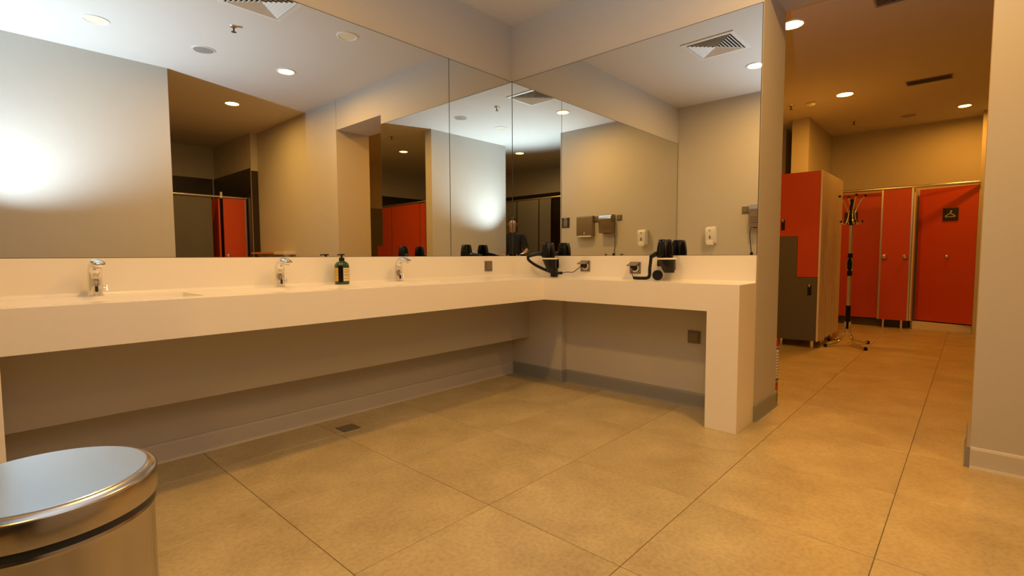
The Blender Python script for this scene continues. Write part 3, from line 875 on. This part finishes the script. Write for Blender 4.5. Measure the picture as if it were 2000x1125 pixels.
# coat rack
rx, ry = 3.445, -1.925
t = thing('coat_rack', 'chrome and black standing coat rack in front of the orange cubicles', 'coat rack', (rx, ry, 0))
obj('pole', tube(bmesh.new(), [(rx, ry, .36), (rx, ry, 1.36)], .019, 16), 'chrome', t, True)
for z0, z1 in ((.19, .45), (.78, 1.03), (1.34, 1.56)):
    obj('sleeve', tube(bmesh.new(), [(rx, ry, z0), (rx, ry, z1)], .0245, 16), 'black_gloss', t, True)
obj('finial', lathe(bmesh.new(), [(.018, 1.555), (.020, 1.575), (.012, 1.585), (.020, 1.60), (.022, 1.615), (.012, 1.63), (0, 1.632)], (rx, ry, 0), 20), 'black_gloss', t, True)
for k in range(4):
    a = math.radians((44, 148, 222, 328)[k]); d = Vector((math.cos(a), math.sin(a), 0))
    c = Vector((rx, ry, 0))
    lg = obj('leg', tube(bmesh.new(), smooth_path([c+d*.034+Vector((0, 0, .27)), c+d*.036+Vector((0, 0, .20)), c+d*.055+Vector((0, 0, .12)), c+d*.12+Vector((0, 0, .05)), c+d*.22+Vector((0, 0, .024)), c+d*.30+Vector((0, 0, .020))], 6), .0115, 10), 'chrome', t, True)
    obj('foot_cap', lathe(bmesh.new(), [(.014, 0), (.017, .004), (.017, .030), (.012, .036)], c+d*.305, 12), 'black_plastic', lg, True)
    a2 = math.radians(25+90*k); d2 = Vector((math.cos(a2), math.sin(a2), 0))
    hk = obj('hook_arm', tube(bmesh.new(), smooth_path([c+d2*.024+Vector((0, 0, 1.46)), c+d2*.045+Vector((0, 0, 1.52)), c+d2*.082+Vector((0, 0, 1.60)), c+d2*.120+Vector((0, 0, 1.655))], 5), .008, 8), 'chrome', t, True)
    obj('knob', lathe(bmesh.new(), [(0, -.014), (.011, -.009), (.014, 0), (.011, .009), (0, .014)], c+d2*.122+Vector((0, 0, 1.66)), 12), 'black_gloss', hk, True)
    hk = obj('lower_hook', tube(bmesh.new(), smooth_path([c+d2*.024+Vector((0, 0, 1.50)), c+d2*.034+Vector((0, 0, 1.42)), c+d2*.05+Vector((0, 0, 1.365)), c+d2*.070+Vector((0, 0, 1.352)), c+d2*.098+Vector((0, 0, 1.375))], 5), .007, 8), 'chrome', t, True)
    obj('knob', lathe(bmesh.new(), [(0, -.012), (.010, -.008), (.013, 0), (.010, .008), (0, .012)], c+d2*.102+Vector((0, 0, 1.381)), 12), 'black_gloss', hk, True)
    cl = obj('umbrella_ring', tube(bmesh.new(), smooth_path([c+d*.022+Vector((0, 0, .98)), c+d*.045+Vector((0, 0, .92)), c+d*.040+Vector((0, 0, .86)), c+d*.024+Vector((0, 0, .84))], 4), .005, 6), 'chrome', t, True)

# changing cubicles
def hanger_sign(x, y, z, label, rot=0.):
    t = thing('hanger_sign', label, 'sign', (x, y, z), 'hanger signs on the cubicle doors')
    def turn(bm):
        bmesh.ops.rotate(bm, cent=(x, y, z), matrix=Matrix.Rotation(rot, 3, 'Z'), verts=bm.verts); return bm
    obj('plate', turn(B((x-.008, y-.083, z-.083), (x, y+.083, z+.083), .002)), 'sign_plate', t)
    xx = x-.0095
    P = [(0, .038), (.012, .046), (.014, .034), (.002, .026), (0, .014)]
    bm = tube(bmesh.new(), smooth_path([(xx, y-a, z+b) for a, b in P], 4), .0035, 6)
    tri = [(0, .014), (.052, -.022), (.050, -.032), (-.050, -.032), (-.052, -.022), (0, .014)]
    tube(bm, [(xx, y-a, z+b) for a, b in tri], .0035, 6)
    obj('hanger_symbol', turn(bm), 'sign_print', t)
def cubicle_rail(name_label, y0, y1, x=5.40, z=1.915):
    t = thing('cubicle_rail', name_label, 'rail', (x, (y0+y1)/2, z))
    obj('bar', tube(bmesh.new(), [(x, y0, z), (x, y1, z)], .019, 14), 'satin_chrome', t, True)
    return t
rail = cubicle_rail('brass toned round rail along the top of the orange cubicles', -2.955, -1.30)
t = thing('cubicle_pilaster', 'narrow orange cubicle post panel with steel edges and feet', 'panel', (5.40, -2.14, 0))
obj('panel', B((5.39, -2.30, .118), (5.41, -1.985, 1.905), .001), 'orange_laminate', t)
for y in (-2.305, -1.980): obj('edge_strip', B((5.386, y-.011, .118), (5.414, y+.011, 1.905), .002), 'satin_chrome', t)
for y in (-2.24, -2.04):
    ft = obj('foot', lathe(bmesh.new(), [(.030, 0), (.030, .008), (.014, .012), (.014, .12)], (5.40, y, 0), 16), 'chrome', t, True)
for y in (-2.25, -2.025):
    obj('door_knob', lathe(bmesh.new(), [(.012, 0), (.012, .02), (.026, .028), (.028, .040), (.020, .048), (0, .05)], (5.39, y, .99), 20, Vector((-1, 0, 0))), 'chrome', t, True)
# doors
t = thing('cubicle_door', 'wide orange cubicle door with hanger sign right of the steel edged post', 'door', (5.44, -2.95, 0))
A_, C_ = Vector((5.445, -2.955)), Vector((5.66, -2.365))
dv = (C_-A_).normalized(); nv = Vector((dv.y, -dv.x))*.009
bm = prism(bmesh.new(), [tuple(A_-nv), tuple(A_+nv), tuple(C_+nv), tuple(C_-nv)], 'z', .115, 1.89)
obj('panel', bm, 'orange_laminate', t)
m_ = A_.lerp(C_, .47)
obj('coat_hook', lathe(bmesh.new(), [(.018, 0), (.018, .008), (.009, .012), (.009, .03), (.015, .036), (0, .04)], (m_.x-.010, m_.y, .985), 16, Vector((-1, 0, 0))), 'satin_chrome', t, True)
t = thing('cubicle_door', 'orange cubicle door behind the coat rack, partly hidden by the lockers', 'door', (5.55, -1.7, 0))
obj('panel', B((5.54, -1.968, .115), (5.558, -1.335, 1.885), .001), 'orange_laminate', t)
obj('coat_hook', lathe(bmesh.new(), [(.018, 0), (.018, .008), (.009, .012), (.009, .03), (.015, .036), (0, .04)], (5.54, -1.60, .985), 16, Vector((-1, 0, 0))), 'satin_chrome', t, True)
m2 = A_.lerp(C_, .44)
hanger_sign(m2.x-.0105, m2.y+.004, 1.535, 'black square hanger sign on the right orange cubicle door', -math.atan2(dv.x, dv.y))
hanger_sign(5.539, -1.60, 1.545, 'black square hanger sign on the left orange door, behind the coat rack')
t = thing('cubicle_partition', 'pale partition board between the two orange cubicles', 'panel', (5.55, -2.33, 0))
obj('panel', B((5.415, -2.335, .118), (5.715, -2.318, 1.89)), 'pale_laminate', t)
obj('foot', lathe(bmesh.new(), [(.026, 0), (.026, .008), (.014, .012), (.014, .12)], (5.64, -2.327, 0), 16), 'chrome', t, True)
t = thing('cubicle_plinth', 'pale plinth under the right orange cubicle door', 'plinth', (5.6, -2.64, 0))
obj('block', B((5.50, -2.952, .0), (5.715, -2.345, .098), .003), 'pale_laminate', t)
t = thing('cubicle_bench', 'dark bench plinth at the foot of the left cubicle', 'bench', (5.64, -1.7, 0))
obj('plinth', B((5.60, -2.30, .005), (5.71, -1.32, .105), .003), 'bronze_dark', t)

# fire extinguisher behind the wall end
ex, ey = .575, -1.893
t = thing('fire_extinguisher', 'red fire extinguisher on the floor just behind the mirror wall end', 'fire extinguisher', (ex, ey, 0))
obj('cylinder', lathe(bmesh.new(), [(0, .01), (.068, .012), (.072, .03), (.072, .40), (.066, .435), (.045, .46), (.022, .475), (.020, .49)], (ex, ey, 0), 32), 'red_paint', t, True)
obj('base_ring', lathe(bmesh.new(), [(.060, 0), (.066, 0), (.066, .016), (.060, .016)], (ex, ey, 0), 32), 'black_plastic', t, True)
lb = obj('label', lathe(bmesh.new(), [(.0728, .14), (.0728, .385)], (ex, ey, 0), 32, cap=False), 'label_white', t, True)
bm = bmesh.new()
for z0, z1 in ((.145, .165), (.365, .38)): lathe(bm, [(.0733, z0), (.0733, z1)], (ex, ey, 0), 32, cap=False)
obj('printed_band', bm, 'label_blue', lb)
bm = bmesh.new()
for k in range(9): lathe(bm, [(.0732, .18+.02*k), (.0732, .184+.02*k)], (ex, ey, 0), 32, cap=False)
obj('printed_line', bm, 'sign_plate', lb)
obj('valve', B((ex-.02, ey-.016, .485), (ex+.02, ey+.016, .52), .004), 'satin_chrome', t, True)
obj('handle', B((ex-.02, ey-.012, .535), (ex+.10, ey+.012, .545), .003), 'black_plastic', t, True)
obj('hose', tube(bmesh.new(), smooth_path([(ex-.02, ey, .50), (ex-.075, ey-.02, .47), (ex-.093, ey-.03, .38), (ex-.09, ey-.035, .20), (ex-.088, ey-.038, .10)], 6), .009, 8), 'black_plastic', t, True)

# ------------------------------------------------------------------ toilet area (seen in the mirrors)
t = thing('toilet_cubicle_rail', 'thin brass toned rail over the orange toilet door, seen in the long mirror', 'rail', (-.9, -5.6, 1.94))
obj('bar', tube(bmesh.new(), [(-2.2, -5.6, 1.94), (-.115, -5.6, 1.94)], .017, 12), 'satin_chrome', t, True)
obj('joint', B((-.505, -5.63, 1.915), (-.475, -5.57, 2.01), .003), 'satin_chrome', t)
t = thing('toilet_door', 'orange toilet cubicle door seen in the long mirror beside the dark tiles', 'door', (-.28, -5.6, 0))
obj('panel', B((-.462, -5.61, .12), (-.150, -5.59, 1.92), .001), 'orange_laminate', t)
obj('edge_strip', B((-.150, -5.615, .12), (-.128, -5.585, 1.92), .002), 'satin_chrome', t)
obj('knob', lathe(bmesh.new(), [(.012, 0), (.012, .02), (.024, .03), (0, .045)], (-.42, -5.59, 1.04), 16, Vector((0, 1, 0))), 'chrome', t, True)
t = thing('toilet_door', 'grey brown toilet cubicle door seen at the left of the mirrored opening', 'door', (-1.3, -5.62, 0))
obj('panel', B((-2.0, -5.63, .12), (-.615, -5.61, 1.92), .001), 'grey_laminate', t)
t = thing('toilet_door', 'dark red edge of a toilet door standing ajar in the mirrored opening', 'door', (-.5, -5.7, 0))
obj('panel', B((-.522, -6.15, .12), (-.500, -5.62, 1.92), .001), 'orange_laminate', t)
# orange cubicles facing the long wall, seen by double reflection
X2 = -2.2
t = thing('toilet_cubicle_rail', 'rail over the row of orange doors seen in the corner mirror', 'rail', (X2, -4.75, 1.95))
obj('bar', tube(bmesh.new(), [(X2, -5.50, 1.95), (X2, -4.02, 1.95)], .016, 12), 'satin_chrome', t, True)
for y0, y1, l in ((-4.17, -4.03, 'narrow orange panel at the end of the row in the corner mirror'),
                  (-5.025, -4.19, 'wide orange toilet door in the corner mirror'),
                  (-5.50, -5.04, 'orange toilet door at the mirror seam, next to the wide one')):
    t = thing('toilet_door', l, 'door', (X2, (y0+y1)/2, 0))
    obj('panel', B((X2-.01, y0, .12), (X2+.01, y1, 1.93), .001), 'orange_laminate', t)
    obj('edge_strip', B((X2-.012, y0-.006, .12), (X2+.014, y0, 1.93)), 'bronze_dark', t)
# grey shower cubicles
X3 = -4.58
t = thing('shower_rail', 'rail over the grey green cubicles seen in the corner mirror', 'rail', (X3, -3.7, 2.15))
obj('bar', tube(bmesh.new(), [(X3, -4.9, 2.15), (X3, -2.6, 2.15)], .018, 12), 'satin_chrome', t, True)
for y0, y1, l in ((-4.85, -4.05, 'olive grey cubicle panel nearest the hidden photographer in the corner mirror'),
                  (-4.04, -3.47, 'wide olive grey cubicle door in the corner mirror'),
                  (-3.455, -3.16, 'narrow olive grey cubicle panel with steel edge in the corner mirror')):
    t = thing('shower_door', l, 'door', (X3, (y0+y1)/2, 0))
    obj('panel', B((X3-.01, y0, .12), (X3+.01, y1, 2.13), .001), 'grey_laminate', t)
    obj('edge_strip', B((X3-.012, y1-.014, .12), (X3+.016, y1, 2.13)), 'satin_chrome', t)
t = thing('shower_recess_panel', 'black panel beside the grey cubicles in the corner mirror', 'panel', (X3-.3, -2.85, 0))
obj('panel', B((X3-.35, -3.14, 0), (X3-.33, -2.2, 2.15)), 'black_plastic', t)
# wall shelf glimpsed at the bottom of the long mirror
t = thing('wall_shelf', 'orange wooden shelf top at the foot of the long mirror reflection', 'shelf', (-.1, -4.75, 1.0))
obj('board', B((-.18, -5.32, 1.062), (-.002, -4.50, 1.09), .002), 'wood_orange', t)
obj('end_block', B((-.17, -4.50, 1.05), (-.002, -4.17, 1.095), .004), 'pale_laminate', t)
for y in (-5.2, -4.3): obj('bracket', prism(bmesh.new(), [(-.002, 1.06), (-.15, 1.06), (-.002, .93)], 'y', y-.012, y+.012), 'satin_chrome', t)

# ------------------------------------------------------------------ the photographer (seen in the corner mirror)
hF = Vector((cF.x, cF.y, 0)).normalized(); hL = Vector((-hF.y, hF.x, 0))
PB = Vector((CAM.x, CAM.y, 0)) - hF*.46
def L2W(p): return PB + hF*p[0] + hL*p[1] + Vector((0, 0, p[2]))
def skin_mesh(nodes, edges, sub=2, root=0):
    """grow a limb surface over joints: nodes = {name: ((f, l, z), radius)}"""
    names = list(nodes); me = bpy.data.meshes.new('tmp')
    me.from_pydata([L2W(nodes[n][0]) for n in names], [(names.index(a), names.index(b)) for a, b in edges], [])
    o = bpy.data.objects.new('tmp', me); COL.objects.link(o)
    sk = o.modifiers.new('s', 'SKIN'); sk.use_smooth_shade = True
    for i, n in enumerate(names):
        r = nodes[n][1]
        if isinstance(r, (int, float)): r = (r, r)
        me.skin_vertices[0].data[i].radius = r
        me.skin_vertices[0].data[i].use_root = (i == root)
    ss = o.modifiers.new('u', 'SUBSURF'); ss.levels = sub; ss.render_levels = sub
    dg = bpy.context.evaluated_depsgraph_get()
    res = bpy.data.meshes.new_from_object(o.evaluated_get(dg))
    bpy.data.objects.remove(o)
    bm = bmesh.new(); bm.from_mesh(res)
    return bm
def merge(dst, src):
    me = bpy.data.meshes.new('t'); src.to_mesh(me); dst.from_mesh(me); src.free(); return dst
N = {'pelvis': ((0, 0, .93), (.135, .105)), 'spine': ((0, 0, 1.10), (.125, .10)), 'chest': ((.01, 0, 1.27), (.14, .105)),
     'nb': ((.03, 0, 1.425), .066), 'neck': ((.05, 0, 1.47), .054), 'jaw': ((.085, 0, 1.525), (.060, .068)), 'head': ((.085, 0, 1.59), (.077, .088)), 'crown': ((.070, 0, 1.655), (.062, .074))}
E_ = [('pelvis', 'spine'), ('spine', 'chest'), ('chest', 'nb'), ('nb', 'neck'), ('neck', 'jaw'), ('jaw', 'head'), ('head', 'crown')]
for s, t_ in ((1, 'a'), (-1, 'b')):
    N.update({'sh'+t_: ((.02, .170*s, 1.385), .058), 'ua'+t_: ((.045, .215*s, 1.24), .048), 'el'+t_: ((.10, .255*s, 1.105), .040), 'fa'+t_: ((.20, .19*s, 1.045), .034), 'wr'+t_: ((.295, .118*s, 1.0), .025),
              'hip'+t_: ((0, .095*s, .86), .088), 'kn'+t_: ((.035, .115*s, .49), .056), 'ca'+t_: ((-.005, .12*s, .33), .053), 'an'+t_: ((-.02, .12*s, .09), .037), 'to'+t_: ((.12, .135*s, .035), .032)})
    E_ += [('chest', 'sh'+t_), ('sh'+t_, 'ua'+t_), ('ua'+t_, 'el'+t_), ('el'+t_, 'fa'+t_), ('fa'+t_, 'wr'+t_), ('pelvis', 'hip'+t_), ('hip'+t_, 'kn'+t_), ('kn'+t_, 'ca'+t_), ('ca'+t_, 'an'+t_), ('an'+t_, 'to'+t_)]
body = skin_mesh(N, E_, 3)
bmesh.ops.recalc_face_normals(body, faces=body.faces)
base = body.copy()
for s in (1, -1):
    # palm, thumb and four fingers closing round the camera body
    merge(body, skin_mesh({'w': ((.293, .119*s, 1.0), .024), 'p': ((.325, .100*s, .99), (.036, .017)), 'k': ((.358, .090*s, .985), (.036, .014))}, [('w', 'p'), ('p', 'k')]))
    for k, (z, ln) in enumerate(((1.015, .92), (.997, 1.0), (.979, .95), (.962, .78))):
        merge(body, skin_mesh({'a': ((.350, .092*s, z), .0098), 'b': ((.350+.034*ln, .086*s, z), .0090), 'c': ((.350+.050*ln, .066*s, z), .0082), 'd': ((.350+.046*ln, .046*s, z-.002), .0070)}, [('a', 'b'), ('b', 'c'), ('c', 'd')], 1))
    merge(body, skin_mesh({'a': ((.315, .096*s, 1.005), .0120), 'b': ((.312, .078*s, 1.028), .0105), 'c': ((.316, .058*s, 1.042), .0085)}, [('a', 'b'), ('b', 'c')], 1))
    # ears
    merge(body, lathe(bmesh.new(), [(0, -.006), (.014, -.005), (.022, 0), (.014, .006), (0, .004)], L2W((.075, .083*s, 1.585)), 14, hL))
# nose and lips
merge(body, skin_mesh({'a': ((.165, 0, 1.61), .008), 'b': ((.182, 0, 1.585), .011), 'c': ((.185, 0, 1.570), .014)}, [('a', 'b'), ('b', 'c')], 1))
merge(body, skin_mesh({'a': ((.155, .022, 1.540), .006), 'b': ((.163, 0, 1.541), .008), 'c': ((.155, -.022, 1.540), .006)}, [('a', 'b'), ('b', 'c')], 1))
person = obj('person', body, 'skin', None, True)
tag(person, 'person in black t-shirt holding a camera, glimpsed in the mirror corner behind the hair dryers', 'person')
def clothing(name, m, keep, off):
    """a garment: the body surface where keep(f, l, z) holds, pushed outwards"""
    bm = base.copy(); inv = lambda co: ((co-PB).dot(hF), (co-PB).dot(hL), co.z)
    bm.normal_update()
    nr = {v: v.normal.copy() for v in bm.verts}
    kill = [f for f in bm.faces if not keep(*inv(f.calc_center_median()))]
    for v in bm.verts: v.co += nr[v]*off
    bmesh.ops.delete(bm, geom=kill, context='FACES')
    o = obj(name, bm, m, person, True)
    return o
clothing('t_shirt', 'shirt', lambda f, l, z: (.86 < z < 1.425 and abs(l) < .17 and f < .17) or (z > 1.13 and z < 1.44 and f < .12), .014)
clothing('trousers', 'trousers', lambda f, l, z: .09 < z < .93 and f < .2 and not (z < .11 and f > .03), .010)
base.free()
hair = skin_mesh({'a': ((.030, 0, 1.545), (.060, .066)), 'b': ((.042, 0, 1.605), (.080, .092)), 'c': ((.066, 0, 1.668), (.066, .080)), 'd': ((.11, 0, 1.680), (.040, .060))}, [('a', 'b'), ('b', 'c'), ('c', 'd')])
obj('hair', hair, 'hair', person, True)
for s in (1, -1):
    c = L2W((.158, .031*s, 1.600))
    e = obj('eye', lathe(bmesh.new(), [(0, -.009), (.0065, -.0065), (.0092, 0), (.0065, .0065), (0, .009)], c, 14), 'eye', person, True)
    obj('iris', lathe(bmesh.new(), [(.0062, .0066), (.0045, .0092), (0, .0098)], c, 12, (hF*.9+Vector((0, 0, -.4)))), 'dark_slot', e, True)
    sh = skin_mesh({'a': ((-.055, .12*s, .045), .044), 'b': ((.03, .125*s, .048), .044), 'c': ((.13, .135*s, .040), .040), 'd': ((.185, .14*s, .036), .030)}, [('a', 'b'), ('b', 'c'), ('c', 'd')])
    obj('shoe', sh, 'shoe', person, True)
# camera with bracket flash, held by the person
cb = CAM - cF*.105
camt = thing('photo_camera', 'black camera with side bracket flash held by the person in the corner mirror', 'camera', cb)
def cbox(cx_, cz_, hw_, hh_, d0, d1, bev=.004):
    bm = box(bmesh.new(), (-hw_, -hh_, -d1), (hw_, hh_, -d0), bev)
    Mx = Matrix((cR, cU, -cF)).transposed().to_4x4(); Mx.translation = CAM + cR*cx_ + cU*cz_
    bmesh.ops.transform(bm, matrix=Mx, verts=bm.verts)
    return bm
obj('camera_body', cbox(0, -.008, .065, .042, -.135, -.080), 'black_plastic', camt)
obj('viewfinder_hump', cbox(0, .046, .022, .014, -.130, -.085), 'black_plastic', camt)
obj('lens', lathe(bmesh.new(), [(.0, -.015), (.018, -.016), (.020, -.014), (.033, -.012), (.035, -.02), (.035, -.05), (.031, -.055), (.031, -.082), (0, -.082)], CAM, 28, cF), 'black_gloss', camt, True)
obj('grip', cbox(.060, -.012, .012, .036, -.125, -.070), 'black_plastic', camt)
fa = (FLASH_AIM - FLASH_POS).normalized()
fh = FLASH_POS - fa*.012
arm = tube(bmesh.new(), smooth_path([cb - cU*.052, cb - cU*.055 - cR*.09, cb - cU*.02 - cR*.13, fh - fa*.07 - Vector((0, 0, .03))], 6), .007, 8)
obj('bracket_arm', arm, 'black_plastic', camt, True)
bm = box(bmesh.new(), (-.036, -.024, -.085), (.036, .024, -.004), .004)
Mx = fa.to_track_quat('Z', 'Y').to_matrix().to_4x4(); Mx.translation = fh
bmesh.ops.transform(bm, matrix=Mx, verts=bm.verts)
fo = obj('flash_head', bm, 'black_plastic', camt)
bm = box(bmesh.new(), (-.031, -.019, -.0045), (.031, .019, -.002))
bmesh.ops.transform(bm, matrix=Mx, verts=bm.verts)
obj('flash_window', bm, 'white_plastic', fo)
